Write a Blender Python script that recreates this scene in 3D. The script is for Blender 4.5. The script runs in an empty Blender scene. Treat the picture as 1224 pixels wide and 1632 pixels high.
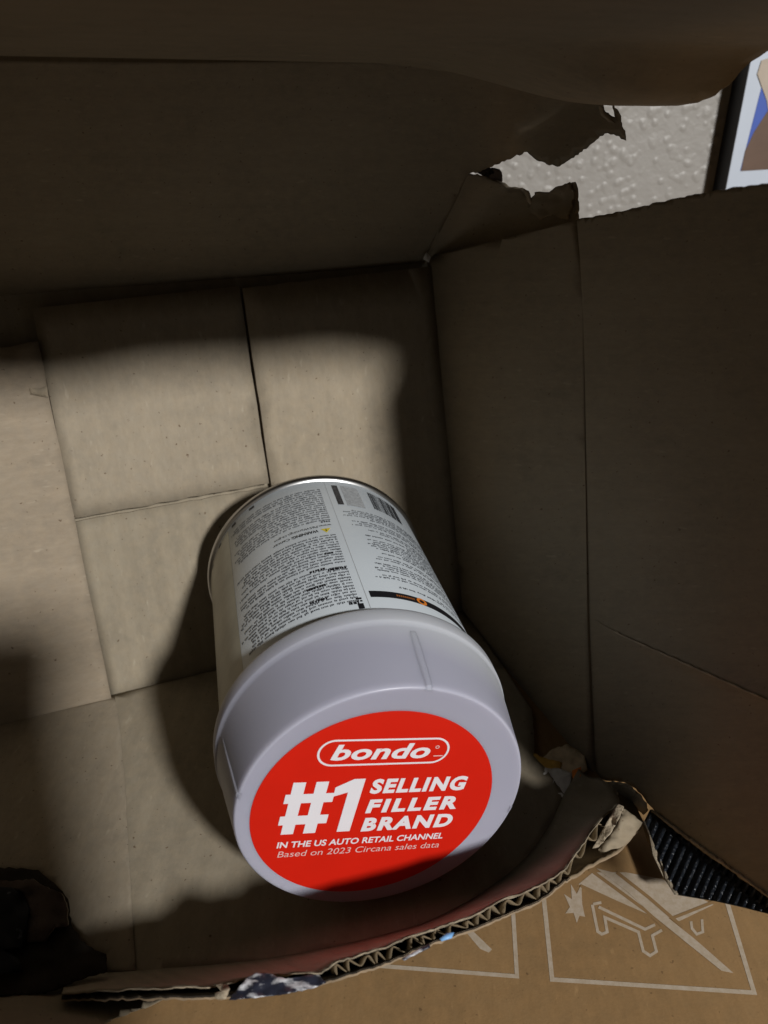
import bpy, math, random
from mathutils import Vector, geometry
random.seed(7)
sc = bpy.context.scene

# ------------------------------------------------------------------ camera, world, lamp, exposure
MM = 0.001                     # everything below is laid out in millimetres
PITCH = math.radians(28.1)     # the camera looks down into the box that lies on its side
CAM_H = 274.0
FOC = 1226.0                   # focal length in photograph pixels (1224 x 1632)
cam_d = bpy.data.cameras.new('camera')
cam = bpy.data.objects.new('camera', cam_d); sc.collection.objects.link(cam)
cam.location = (0, 0, CAM_H*MM); cam.rotation_euler = (math.pi/2-PITCH, 0, 0)
cam_d.sensor_fit = 'VERTICAL'; cam_d.sensor_height = 24.0; cam_d.lens = 24.0*FOC/1632
cam_d.clip_start = 0.01; cam_d.clip_end = 50
cam_d.dof.use_dof = True; cam_d.dof.focus_distance = 0.30; cam_d.dof.aperture_fstop = 11.0
sc.camera = cam
sc.render.resolution_x, sc.render.resolution_y = 768, 1024

world = bpy.data.worlds.new('World'); sc.world = world; world.use_nodes = True
bg = world.node_tree.nodes['Background']
bg.inputs[0].default_value = (1.0, 0.93, 0.80, 1); bg.inputs[1].default_value = 0.004

LAMP_TO = Vector((0.625, -1.083, 0.78))          # direction from the can towards the lamp
lamp_d = bpy.data.lights.new('room_lamp', 'AREA'); lamp_d.shape = 'DISK'; lamp_d.size = 0.145
lamp_d.energy = 29.0; lamp_d.color = (1.0, 0.985, 0.955)
lamp = bpy.data.objects.new('room_lamp', lamp_d); sc.collection.objects.link(lamp)
lamp.location = Vector((-0.03, 0.25, 0.05)) + LAMP_TO.normalized()*1.7
lamp.rotation_euler = LAMP_TO.to_track_quat('Z', 'Y').to_euler()

vs = sc.view_settings
vs.view_transform = 'Standard'; vs.look = 'None'; vs.gamma = 1.0; vs.use_curve_mapping = False; vs.exposure = 0.0
sc.cycles.use_denoising = True
sc.cycles.diffuse_bounces = 2; sc.cycles.max_bounces = 8

# ------------------------------------------------------------------ helpers: a pixel of the photograph and a plane give a point in the place
cp, sp = math.cos(PITCH), math.sin(PITCH)
EYE = Vector((0, 0, CAM_H))
def ray(q):
    x = (q[0]-612)/FOC; y = (q[1]-816)/FOC
    return Vector((x, cp-sp*y, -(sp+cp*y)))
def on_z(q, z=0.0):
    d = ray(q); return EYE+d*((z-CAM_H)/d.z)
def on_y(q, y):
    d = ray(q); return EYE+d*(y/d.y)
# box frame: BR = rear lower right corner; A along the rear panel to the right, N into the box, U up the rear panel
BR = Vector((47.897, 386.247, 0)); A = Vector((0.927, 0.375, 0)).normalized()
U = Vector((-0.107, 0.264, 0.959)); U = (U-A*U.dot(A)).normalized(); N = U.cross(A)
def W(a, t, u): return BR+A*a-N*t+U*u
def to_local(X): q = X-BR; return (q.dot(A), -q.dot(N), q.dot(U))
EYL = to_local(EYE)
def ray_l(q): d = ray(q); return (d.dot(A), -d.dot(N), d.dot(U))
def on_axis(q, i, val):
    d = ray_l(q); k = (val-EYL[i])/d[i]; return tuple(EYL[j]+d[j]*k for j in range(3))
TS = 0.39; TU = 206.7          # the top panel rises towards the opening
def on_top(q):
    d = ray_l(q); k = (TU+TS*EYL[1]-EYL[2])/(d[2]-TS*d[1]); return tuple(EYL[j]+d[j]*k for j in range(3))

def ss(e0, e1, x):
    x = min(1, max(0, (x-e0)/(e1-e0))); return x*x*(3-2*x)
def hnoise(x, y, s=0):
    from mathutils import noise
    return noise.noise(Vector((x, y, s*7.3)))

ROOTLOC = {}
def link(o): sc.collection.objects.link(o); return o
def thing(name, loc, label, cat, group=None):
    o = link(bpy.data.objects.new(name, None)); o.location = Vector(loc)*MM; o.empty_display_size = 0.02
    o['label'] = label; o['category'] = cat
    if group: o['group'] = group
    ROOTLOC[o] = Vector(loc); return o
def tag(o, label, cat): o['label'] = label; o['category'] = cat; return o
def mesh(name, verts, faces, mat, parent=None, uv=None, smooth=False, label=None):
    root = parent
    while root is not None and root not in ROOTLOC: root = root.parent
    off = ROOTLOC[root] if root is not None else Vector((0, 0, 0))
    me = bpy.data.meshes.new(name)
    me.from_pydata([tuple((Vector(v)-off)*MM) for v in verts], [], faces); me.update()
    mats = mat if isinstance(mat, (list, tuple)) else [mat]
    for m in mats: me.materials.append(m)
    if uv is not None:
        l = me.uv_layers.new(name='uv')
        for lp in me.loops: l.data[lp.index].uv = (uv[lp.vertex_index][0]*0.01, uv[lp.vertex_index][1]*0.01)
    if smooth:
        for p in me.polygons: p.use_smooth = True
    o = link(bpy.data.objects.new(name, me))
    if parent is not None: o.parent = parent
    if label: o['label'] = label
    return o

def rough(pts, amp, step, closed=False, seed=1):
    r = random.Random(seed); out = []
    n = len(pts)
    for i in range(n if closed else n-1):
        p = Vector(pts[i]); q = Vector(pts[(i+1) % n]); L = (q-p).length; k = max(1, int(L/step))
        nrm = Vector((-(q-p).y, (q-p).x)).normalized() if L > 0 else Vector((0, 0))
        for j in range(k):
            c = p.lerp(q, j/k)
            out.append(tuple(c if j == 0 else c+nrm*r.uniform(-amp, amp)))
    if not closed: out.append(tuple(pts[-1]))
    return out

def sheet(name, outline, f, back, mat, parent=None, step=None, holes=(), uvf=None, label=None, edge_mat=None, smooth=True):
    """A panel: outline in two parameters, f maps a parameter pair to a point, back is the thickness vector (or function of the point)."""
    vs_ = [Vector(p) for p in outline]; n = len(vs_); ed = [(i, (i+1) % n) for i in range(n)]
    for h in holes:
        b = len(vs_); m = len(h); vs_ += [Vector(p) for p in h]; ed += [(b+i, b+(i+1) % m) for i in range(m)]
    if step:
        x0 = min(p[0] for p in outline); x1 = max(p[0] for p in outline); y0 = min(p[1] for p in outline); y1 = max(p[1] for p in outline)
        def inside(x, y, poly):
            c = False; j = len(poly)-1
            for i in range(len(poly)):
                xi, yi = poly[i][0], poly[i][1]; xj, yj = poly[j][0], poly[j][1]
                if (yi > y) != (yj > y) and x < (xj-xi)*(y-yi)/(yj-yi)+xi: c = not c
                j = i
            return c
        y = y0+step*.5; k = 0
        while y < y1:
            x = x0+step*(.5 if k % 2 else .25)
            while x < x1:
                if inside(x, y, outline) and not any(inside(x, y, h) for h in holes): vs_.append(Vector((x, y)))
                x += step
            y += step*.9; k += 1
    ov, oe, of, _, _, _ = geometry.delaunay_2d_cdt(vs_, ed, [], 2 if holes else 1, 1e-4)
    if holes:
        of = [t for t in of if not any(_in_poly(sum((ov[i].x for i in t))/3, sum((ov[i].y for i in t))/3, h) for h in holes) and _in_poly(sum((ov[i].x for i in t))/len(t), sum((ov[i].y for i in t))/len(t), outline)]
    P = [Vector(f(p)) for p in ov]
    # orient the front towards -back
    bf = back if callable(back) else (lambda p: back)
    F = []
    for t in of:
        t = list(t); nrm = geometry.normal([P[i] for i in t[:3]])
        if nrm.dot(bf(P[t[0]])) > 0: t.reverse()
        F.append(t)
    V = P+[p+bf(p) for p in P]; k = len(P)
    cnt = {}
    for t in F:
        for i in range(len(t)):
            a, b = t[i], t[(i+1) % len(t)]; cnt[(a, b)] = cnt.get((a, b), 0)+1
    faces = list(F)+[[i+k for i in reversed(t)] for t in F]; nb = len(faces)
    for (a, b) in cnt:
        if (b, a) not in cnt: faces.append([b, a, a+k, b+k])
    uf = uvf or (lambda p: p)
    uv = [uf(p) for p in ov]*2
    o = mesh(name, V, faces, [mat, edge_mat or mat], parent, uv, smooth, label)
    for i, p in enumerate(o.data.polygons):
        if i >= nb: p.material_index = 1; p.use_smooth = False
    return o
def _in_poly(x, y, poly):
    c = False; j = len(poly)-1
    for i in range(len(poly)):
        xi, yi = poly[i][0], poly[i][1]; xj, yj = poly[j][0], poly[j][1]
        if (yi > y) != (yj > y) and x < (xj-xi)*(y-yi)/(yj-yi)+xi: c = not c
        j = i
    return c
def grid(name, rows, mat, parent=None, smooth=True, uv=None, closed=False, label=None):
    n = len(rows[0]); V = [p for r in rows for p in r]; F = []
    for i in range(len(rows)-1):
        for j in range(n if closed else n-1):
            j2 = (j+1) % n
            F.append([i*n+j, i*n+j2, (i+1)*n+j2, (i+1)*n+j])
    return mesh(name, V, F, mat, parent, uv, smooth, label)

# ------------------------------------------------------------------ materials
def material(name, rough_=0.8, spec=0.3):
    m = bpy.data.materials.new(name); m.use_nodes = True
    nt = m.node_tree; b = nt.nodes['Principled BSDF']
    b.inputs['Roughness'].default_value = rough_; b.inputs['Specular IOR Level'].default_value = spec
    return m, nt, b
def N_(nt, typ, **kw):
    n = nt.nodes.new(typ)
    for k, v in kw.items():
        if k in n.inputs: n.inputs[k].default_value = v
        else: setattr(n, k, v)
    return n
def mixc(nt, fac, c1, c2, blend='MIX'):
    n = nt.nodes.new('ShaderNodeMix'); n.data_type = 'RGBA'; n.blend_type = blend
    for sock, v in ((n.inputs[0], fac), (n.inputs[6], c1), (n.inputs[7], c2)):
        if isinstance(v, (int, float)): sock.default_value = v
        elif isinstance(v, tuple): sock.default_value = (*v, 1) if len(v) == 3 else v
        else: nt.links.new(v, sock)
    return n.outputs[2]
def ramp(nt, src, p0, p1, c0=(0, 0, 0), c1=(1, 1, 1)):
    r = nt.nodes.new('ShaderNodeValToRGB'); r.color_ramp.elements[0].position = p0; r.color_ramp.elements[1].position = p1
    r.color_ramp.elements[0].color = (*c0, 1); r.color_ramp.elements[1].color = (*c1, 1)
    nt.links.new(src, r.inputs[0]); return r.outputs[0]

def cardboard(name, base, stripe_axis='X', stripe=0.05, dark=(0.16, 0.11, 0.07), seed=0.0, bump=0.15):
    m, nt, b = material(name, 0.82, 0.22)
    uv = N_(nt, 'ShaderNodeUVMap'); mp = N_(nt, 'ShaderNodeMapping'); mp.inputs['Location'].default_value = (seed, seed*.7, 0)
    nt.links.new(uv.outputs[0], mp.inputs[0]); co = mp.outputs[0]
    big = N_(nt, 'ShaderNodeTexNoise', Scale=2.6, Detail=4.0, Roughness=.6); nt.links.new(co, big.inputs[0])
    mid = N_(nt, 'ShaderNodeTexNoise', Scale=16.0, Detail=5.0, Roughness=.65); nt.links.new(co, mid.inputs[0])
    fine = N_(nt, 'ShaderNodeTexNoise', Scale=95.0, Detail=3.0, Roughness=.6); nt.links.new(co, fine.inputs[0])
    sp_ = N_(nt, 'ShaderNodeTexNoise', Scale=46.0, Detail=2.0, Roughness=.5); nt.links.new(co, sp_.inputs[0])
    wv = N_(nt, 'ShaderNodeTexWave', Scale=2.6 if stripe_axis == 'X' else 2.6, Distortion=.35, Detail=1.0); wv.bands_direction = stripe_axis
    nt.links.new(co, wv.inputs[0])
    c = mixc(nt, ramp(nt, big.outputs[0], .35, .68), tuple(x*.90 for x in base), tuple(min(1, x*1.08) for x in base))
    c = mixc(nt, ramp(nt, mid.outputs[0], .38, .70), c, tuple(x*f for x, f in zip(base, (1.10, 1.07, 1.03))))
    c = mixc(nt, ramp(nt, sp_.outputs[0], .685, .76), c, dark)
    fib = N_(nt, 'ShaderNodeMapping'); fib.inputs['Scale'].default_value = (1.0, .35, 1) if stripe_axis == 'X' else (.35, 1.0, 1); nt.links.new(co, fib.inputs[0])
    fb_ = N_(nt, 'ShaderNodeTexNoise', Scale=42.0, Detail=6.0, Roughness=.7); nt.links.new(fib.outputs[0], fb_.inputs[0])
    c = mixc(nt, 1.0, c, ramp(nt, fb_.outputs[0], .28, .74, (.84, .83, .81), (1.0, 1.0, 1.0)), 'MULTIPLY')
    br = N_(nt, 'ShaderNodeTexNoise', Scale=30.0, Detail=2.0, Roughness=.5); nt.links.new(fib.outputs[0], br.inputs[0])
    c = mixc(nt, ramp(nt, br.outputs[0], .66, .78), c, tuple(min(1, x*1.16) for x in base))
    c2 = mixc(nt, ramp(nt, wv.outputs[1], .25, .9), (1-stripe,)*3, (1, 1, 1))
    c = mixc(nt, 1.0, c, c2, 'MULTIPLY')
    nt.links.new(c, b.inputs['Base Color'])
    add = N_(nt, 'ShaderNodeMath', operation='ADD'); nt.links.new(fine.outputs[0], add.inputs[0])
    mul = N_(nt, 'ShaderNodeMath', operation='MULTIPLY'); mul.inputs[1].default_value = .8
    nt.links.new(wv.outputs[1], mul.inputs[0]); nt.links.new(mul.outputs[0], add.inputs[1])
    bp = N_(nt, 'ShaderNodeBump', Strength=bump, Distance=0.0006); nt.links.new(add.outputs[0], bp.inputs['Height'])
    nt.links.new(bp.outputs[0], b.inputs['Normal'])
    return m
KR = (0.365, 0.313, 0.240)
M_shadeliner = cardboard('shade_dark_liner', (0.075, 0.055, 0.045), 'X', .1, dark=(.02, .015, .012), seed=7.7, bump=.5)  # brown liner darkened, shade of the lower left tear put into its colour
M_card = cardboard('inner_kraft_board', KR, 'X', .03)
M_cardB = cardboard('inner_kraft_board_b', (0.37, 0.315, 0.238), 'X', .04, seed=3.1)
M_cardC = cardboard('inner_kraft_board_c', (0.335, 0.29, 0.22), 'X', .06, seed=5.7)
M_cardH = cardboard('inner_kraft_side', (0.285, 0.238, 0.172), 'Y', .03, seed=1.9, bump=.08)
M_strip = cardboard('inner_kraft_strip', (0.36, 0.30, 0.228), 'Y', .03, seed=8.2)
M_edge = cardboard('board_cut_edge', (0.30, 0.225, 0.15), 'X', .1, seed=2.2)
M_torn = cardboard('torn_paper_fibre', (0.44, 0.37, 0.275), 'X', .25, seed=4.4, bump=.8)
M_liner = cardboard('bare_liner', (0.27, 0.21, 0.135), 'Y', .25, seed=6.4, bump=.5)
M_carton = cardboard('brown_carton', (0.285, 0.175, 0.079), 'X', .03, dark=(0.17, 0.10, 0.045), seed=9.3, bump=.15)

def plain(name, col, rough_=0.6, spec=0.4, metal=0.0, var=0.0, scale=60):
    m, nt, b = material(name, rough_, spec)
    b.inputs['Metallic'].default_value = metal
    tc = N_(nt, 'ShaderNodeTexCoord'); nz = N_(nt, 'ShaderNodeTexNoise', Scale=float(scale), Detail=4.0, Roughness=.6)
    nt.links.new(tc.outputs['Object'], nz.inputs[0])
    c = mixc(nt, ramp(nt, nz.outputs[0], .3, .7), tuple(x*(1-var) for x in col), tuple(min(1, x*(1+var)) for x in col))
    nt.links.new(c, b.inputs['Base Color'])
    return m
M_print, nt, b = material('worn_white_print', .75, .2)
tc = N_(nt, 'ShaderNodeTexCoord'); nz = N_(nt, 'ShaderNodeTexNoise', Scale=420.0, Detail=5.0, Roughness=.7); nt.links.new(tc.outputs['Object'], nz.inputs[0])
nt.links.new(mixc(nt, ramp(nt, nz.outputs[0], .22, .66), (0.35, 0.27, 0.18), (0.46, 0.385, 0.305)), b.inputs['Base Color'])
M_red = plain('red_sticker', (0.64, 0.015, 0.005), .42, .35, var=.03)
M_white_ink = plain('white_lettering', (0.78, 0.76, 0.80), .5, .3, var=.02)
M_faint_ink = plain('thin_white_lettering', (0.74, 0.52, 0.50), .5, .3, var=.02)
M_label = plain('white_label', (0.75, 0.82, 0.885), .34, .5, var=.03, scale=25)
M_ink = plain('black_ink', (0.012, 0.012, 0.016), .45, .4, var=.2)
M_grey_ink = plain('small_print_ink', (0.10, 0.108, 0.125), .5, .4, var=.2)
M_orange = plain('orange_ink', (0.80, 0.24, 0.03), .5, .4, var=.05)
M_yellow = plain('yellow_ink', (0.75, 0.60, 0.05), .5, .4, var=.05)
M_beige = plain('beige_panel', (0.47, 0.45, 0.36), .4, .45, var=.18, scale=45)
M_metal = plain('tin_rim', (0.50, 0.50, 0.50), .28, .5, metal=1.0, var=.1)
M_black = plain('black_board_side', (0.004, 0.004, 0.005), .5, .3, var=.2)
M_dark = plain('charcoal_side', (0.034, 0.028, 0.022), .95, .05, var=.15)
M_pwhite = plain('white_border', (0.60, 0.66, 0.76), .5, .3, var=.02)
M_pblue = plain('blue_print', (0.075, 0.135, 0.50), .5, .3, var=.05)
M_pbrown = plain('brown_print', (0.155, 0.098, 0.070), .5, .3, var=.10)
M_pbeige = plain('pale_print', (0.50, 0.42, 0.34), .5, .3, var=.10)
M_scrap_y = plain('yellow_scrap', (0.72, 0.44, 0.10), .6, .3, var=.25, scale=180)
M_scrap_t = plain('tan_scrap', (0.66, 0.52, 0.34), .7, .3, var=.2, scale=180)
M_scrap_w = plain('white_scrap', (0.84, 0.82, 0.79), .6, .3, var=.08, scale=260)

# lid plastic: milky, slightly see-through
M_lid, nt, b = material('milky_plastic', .33, .45)
b.inputs['Base Color'].default_value = (0.56, 0.56, 0.64, 1)
b.inputs['Subsurface Weight'].default_value = .6; b.inputs['Subsurface Radius'].default_value = (1, .9, .85); b.inputs['Subsurface Scale'].default_value = .009
tc = N_(nt, 'ShaderNodeTexCoord'); nz = N_(nt, 'ShaderNodeTexNoise', Scale=28.0, Detail=3.0); nt.links.new(tc.outputs['Object'], nz.inputs[0])
sx = N_(nt, 'ShaderNodeSeparateXYZ'); nt.links.new(tc.outputs['Object'], sx.inputs[0])
LIDC = mixc(nt, nz.outputs[0], (0.375, 0.378, 0.468), (0.425, 0.428, 0.515))
# the white can shows through the plastic near the skirt
gr = N_(nt, 'ShaderNodeMapRange'); gr.inputs['From Min'].default_value = .020; gr.inputs['From Max'].default_value = .034; nt.links.new(sx.outputs[1], gr.inputs[0])
fr = N_(nt, 'ShaderNodeMath', operation='MULTIPLY'); fr.inputs[1].default_value = .75; nt.links.new(gr.outputs[0], fr.inputs[0])
nt.links.new(mixc(nt, fr.outputs[0], LIDC, (0.56, 0.585, 0.62)), b.inputs['Base Color'])
sc2 = N_(nt, 'ShaderNodeTexNoise', Scale=70.0, Detail=6.0, Roughness=.7); nt.links.new(tc.outputs['Object'], sc2.inputs[0])
rr = N_(nt, 'ShaderNodeMapRange'); rr.inputs['To Min'].default_value = .22; rr.inputs['To Max'].default_value = .48; nt.links.new(sc2.outputs[0], rr.inputs[0]); nt.links.new(rr.outputs[0], b.inputs['Roughness'])
n2 = N_(nt, 'ShaderNodeTexNoise', Scale=600.0, Detail=2.0); nt.links.new(tc.outputs['Object'], n2.inputs[0])
bp = N_(nt, 'ShaderNodeBump', Strength=.06, Distance=.0003); nt.links.new(n2.outputs[0], bp.inputs['Height']); nt.links.new(bp.outputs[0], b.inputs['Normal'])

# outside of the torn box: navy-black print with scuffs
M_outer, nt, b = material('dark_printed_outside', .75, .2)
tc = N_(nt, 'ShaderNodeTexCoord'); nz = N_(nt, 'ShaderNodeTexNoise', Scale=170.0, Detail=5.0, Roughness=.6); nt.links.new(tc.outputs['Object'], nz.inputs[0])
nt.links.new(mixc(nt, ramp(nt, nz.outputs[0], .62, .74), (0.006, 0.007, 0.010), (0.10, 0.11, 0.13)), b.inputs['Base Color'])
M_scuff, nt, b = material('scuffed_navy_print', .35, .45)
tc = N_(nt, 'ShaderNodeTexCoord'); mp = N_(nt, 'ShaderNodeMapping'); mp.inputs['Scale'].default_value = (.35, 1, 1); mp.inputs['Rotation'].default_value = (0, 0, -.25)
nt.links.new(tc.outputs['Object'], mp.inputs[0])
nz = N_(nt, 'ShaderNodeTexNoise', Scale=330.0, Detail=4.0, Roughness=.55); nt.links.new(mp.outputs[0], nz.inputs[0])
nt.links.new(mixc(nt, ramp(nt, nz.outputs[0], .50, .62), (0.020, 0.022, 0.036), (0.55, 0.55, 0.58)), b.inputs['Base Color'])
M_blue = plain('light_blue_print', (0.20, 0.42, 0.75), .45, .4, var=.1)

# textured (orange peel) wall
M_wall, nt, b = material('orange_peel_wall', .42, .35)
tc = N_(nt, 'ShaderNodeTexCoord')
nz = N_(nt, 'ShaderNodeTexNoise', Scale=140.0, Detail=3.0, Roughness=.5); nt.links.new(tc.outputs['Object'], nz.inputs[0])
vo = N_(nt, 'ShaderNodeTexVoronoi', Scale=150.0); vo.feature = 'SMOOTH_F1'; nt.links.new(tc.outputs['Object'], vo.inputs[0])
sp0 = ramp(nt, vo.outputs[0], .16, .42, (1, 1, 1), (0, 0, 0)); hh = N_(nt, 'ShaderNodeMath', operation='ADD'); nt.links.new(nz.outputs[0], hh.inputs[0]); nt.links.new(sp0, hh.inputs[1])
bp = N_(nt, 'ShaderNodeBump', Strength=.30, Distance=.0022); nt.links.new(hh.outputs[0], bp.inputs['Height']); nt.links.new(bp.outputs[0], b.inputs['Normal'])
b.inputs['Base Color'].default_value = (0.365, 0.345, 0.32, 1)

# ------------------------------------------------------------------ setting: room wall behind
WALL_Y = 640.0
wall = mesh('wall', [(-900, WALL_Y, -400), (1200, WALL_Y, -400), (1200, WALL_Y, 1300), (-900, WALL_Y, 1300)], [[0, 1, 2, 3]], M_wall)
wall['kind'] = 'structure'

# ------------------------------------------------------------------ the carton underneath, with its printed pictograms
CZ = -5.0
carton = thing('brown_carton', (60, 180, CZ), 'brown cardboard carton printed with white pictograms under the torn box', 'carton')
def slab(name, x0, x1, y0, y1, z0, z1, mat, parent):
    V = [(x, y, z) for z in (z0, z1) for (x, y) in ((x0, y0), (x1, y0), (x1, y1), (x0, y1))]
    return mesh(name, V, [[3, 2, 1, 0], [4, 5, 6, 7], [0, 1, 5, 4], [1, 2, 6, 5], [2, 3, 7, 6], [3, 0, 4, 7]], mat, parent, [(v[0], v[1]) for v in V])
slab('top_panel', -420, 460, 20, WALL_Y-10, CZ-4, CZ, M_carton, carton)
slab('front_panel', -420, 460, 20, 24, CZ-300, CZ-4.2, M_carton, carton)
for x0 in (-420, 456): slab('side_panel', x0, x0+4, 24.2, WALL_Y-10, CZ-300, CZ-4.2, M_carton, carton)
slab('bottom_panel', -415.8, 455.8, 24.2, WALL_Y-10.2, CZ-300, CZ-296, M_carton, carton)

def cz(q, dz=0.12): return on_z(q, CZ+dz)
def ink_lines(name, lines, parent, mat=M_print, dz=0.12):
    V = []; F = []
    for pts, w in lines:
        pts = [Vector(p) for p in pts]
        closed = (pts[0]-pts[-1]).length < .01
        if closed: pts = pts[:-1]
        n = len(pts); L = []; R = []
        for i in range(n):
            a = pts[i-1] if (i > 0 or closed) else pts[i]; c = pts[(i+1) % n] if (i < n-1 or closed) else pts[i]
            t1 = (pts[i]-a).normalized() if (pts[i]-a).length > 0 else (c-pts[i]).normalized()
            t2 = (c-pts[i]).normalized() if (c-pts[i]).length > 0 else t1
            m_ = (t1+t2).normalized(); nn = Vector((-m_.y, m_.x)); k = 1/max(.35, nn.dot(Vector((-t1.y, t1.x))))
            L.append(pts[i]+nn*w*.5*k); R.append(pts[i]-nn*w*.5*k)
        b0 = len(V); V += [cz(p, dz) for p in L+R]
        for i in range(n if closed else n-1): j = (i+1) % n; F.append([b0+i, b0+n+i, b0+n+j, b0+j])
    return mesh(name, V, F, mat, parent)
def ink_fill(name, pts, parent, mat=M_print, dz=0.12):
    return sheet(name, pts, lambda p: cz(p, dz), Vector((0, 0, -.06)), mat, parent, smooth=False)
def c4(x, y): return (780+x*.3627, 1140+y*.3627)
# the right-hand pictogram: a table with a corner struck through
ink_lines('pictogram_frame', [([(864, 1405), (880, 1561), (1202, 1582), (1161, 1445), (1140, 1380)], 7.0)], carton)
ink_lines('pictogram_frame', [([(560, 1536), (824, 1556), (817, 1440)], 6.5)], carton)
ink_fill('pictogram_table_top', [c4(*p) for p in [(392, 742), (455, 690), (600, 690), (760, 720), (985, 832), (830, 906), (800, 890), (712, 884), (700, 890)]], carton, dz=.10)
ink_lines('pictogram_table_legs', [([c4(*p) for p in [(452, 832), (476, 950), (494, 962), (518, 952), (507, 888), (655, 952), (676, 1036), (706, 1056), (734, 1038), (716, 968), (758, 944)]], 4.6),
    ([c4(*p) for p in [(456, 830), (492, 822)]], 4.6), ([c4(*p) for p in [(480, 842), (684, 940), (728, 920)]], 4.6),
    ([c4(*p) for p in [(886, 905), (890, 936), (911, 962), (938, 952), (934, 896)]], 4.2)], carton)
ink_lines('pictogram_gap', [([c4(*p) for p in [(400, 748), (560, 822), (706, 886)]], 5.0), ([c4(*p) for p in [(802, 892), (985, 820)]], 5.0)], carton, M_carton, .22)
ink_lines('pictogram_gap', [([c4(*p) for p in [(440, 676), (690, 860), (760, 925)]], 5.2), ([c4(*p) for p in [(560, 690), (700, 800), (850, 930)]], 5.2)], carton, M_carton, .26)
ink_fill('pictogram_slash', [c4(*p) for p in [(470, 672), (540, 690), (700, 822), (905, 985), (1072, 1132), (1020, 1122), (880, 1010), (720, 880), (600, 770)]], carton, dz=.30)
ink_fill('pictogram_burst', [c4(*p) for p in [(328, 785), (362, 808), (358, 742), (384, 785), (404, 742), (408, 830), (420, 885), (396, 880), (384, 912), (370, 868), (334, 870), (354, 842)]], carton)
ink_fill('pictogram_slash', [(738, 1480), (754, 1484), (784, 1513), (779, 1518), (765, 1512)], carton)

# ------------------------------------------------------------------ boxed picture against the wall (upper right)
pic = thing('boxed_picture', on_y((1190, 330), WALL_Y-13), 'dark sided box with white bordered blue and brown picture against the wall', 'picture')
PY = WALL_Y-26
def pq(q): p = on_y(q, PY); return p
e_bot = 34.0
FX0 = pq((1158, 297)).x; FX1 = FX0+240; FZ0 = pq((1162, 330)).z; FZ1 = FZ0+330
def pbox(name, x0, x1, y0, y1, z0, z1, mat):
    V = [(x, y, z) for z in (z0, z1) for (x, y) in ((x0, y0), (x1, y0), (x1, y1), (x0, y1))]
    return mesh(name, V, [[3, 2, 1, 0], [4, 5, 6, 7], [0, 1, 5, 4], [1, 2, 6, 5], [2, 3, 7, 6], [3, 0, 4, 7]], mat, pic)
pbox('frame_side', FX0+.2, FX1, PY+1.2, WALL_Y-.4, FZ0+.2, FZ1-.2, M_black)
ctop = pq((1196, 104))
pbox('white_border', FX0, FX1, PY, PY+1.0, FZ0-.1, FZ1+.1, M_pwhite)
def pfill(name, pts, mat, dy): return sheet(name, pts, lambda q: on_y(q, PY-dy), Vector((0, .12, 0)), mat, pic, smooth=False)
pfill('blue_field', [(1180, 272), (1216, 130), (1330, 60), (1330, 262)], M_pblue, .3)
pfill('brown_field', [(1181, 272.5), (1188, 240), (1202, 210), (1224, 176), (1330, 90), (1330, 263)], M_pbrown, .55)
pfill('pale_field', [(1207, 118), (1214, 96), (1330, 60), (1330, 200), (1226, 186), (1222, 160)], M_pbeige, .8)

# ------------------------------------------------------------------ the torn cardboard box
box = thing('torn_cardboard_box', W(-115, 60, -25), 'torn open kraft cardboard box lying on its side around the can', 'box')
TH = 3.0
def und(x, y, amp=.5, s=0): return amp*hnoise(x/38, y/38, s)
# rear panel: base layer and the flaps folded over it
sheet('rear_base_layer', [(-304, -12), (6, -12), (6, 226), (-304, 226)], lambda p: W(p[0], -6.5, p[1]), N*2.5, M_cardC, box, 40)
fa = rough([(-206, 96.3), (-107.6, 97.4)], .35, 5, seed=3)+rough([(-107.6, 97.4), (-108.0, 199.5)], .25, 8, seed=4)+[(-206, 197)]
sheet('rear_flap', fa, lambda p: W(p[0], .2+und(p[0], p[1], .35)+2.2*ss(26, 0, p[1]-96), p[1]), N*TH, M_card, box, 22, edge_mat=M_edge, label='left upper rear flap with a rough lower edge')
fb = rough([(-105.9, -8), (-106.0, 97)], .3, 8, seed=5)+rough([(-106.0, 97), (-106.6, 198.5)], .25, 8, seed=6)+rough([(-106.6, 198.5), (1.6, 202)], .4, 8, seed=7)+[(1.6, -8)]
sheet('rear_flap', fb, lambda p: W(p[0], .3+und(p[0], p[1], .4, 2), p[1]), N*TH, M_cardB, box, 22, edge_mat=M_edge, label='right rear flap reaching the right side panel')
fc = [(-206, -6), (-107.4, -6)]+rough([(-107.4, 94.4), (-206, 93.6)], .3, 5, seed=8)
sheet('rear_lower_flap', fc, lambda p: W(p[0], -2.2+und(p[0], p[1], .3, 4)-1.0*ss(70, 95, p[1]), p[1]), N*1.2, M_cardC, box, 22, edge_mat=M_edge)
# narrow flap at the left, raised on top of the others
fs = rough([(-300, -1), (-229, -5), (-205.4, -6.5)], .5, 3, seed=9)+rough([(-205.4, -6.5), (-206.2, 182)], .2, 12, seed=10)+rough([(-206.2, 182), (-231, 180), (-300, 178)], .6, 4, seed=11)
sheet('left_rear_flap', fs, lambda p: W(p[0], 2.2+und(p[0], p[1], .3, 6)+.5*ss(-230, -205, p[0]), p[1]), N*2.0, M_strip, box, 14, edge_mat=M_torn)
sheet('peeled_paper_scrap', rough([(47, 618), (60, 619), (75, 616), (76, 634), (66, 632), (48, 628)], .8, 4, True, 12), lambda q: W(on_axis(q, 1, 3.6)[0], 3.5, on_axis(q, 1, 3.6)[2]), N*.5, M_torn, box, uvf=lambda p: (p[0]*.3, p[1]*.3))
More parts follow.
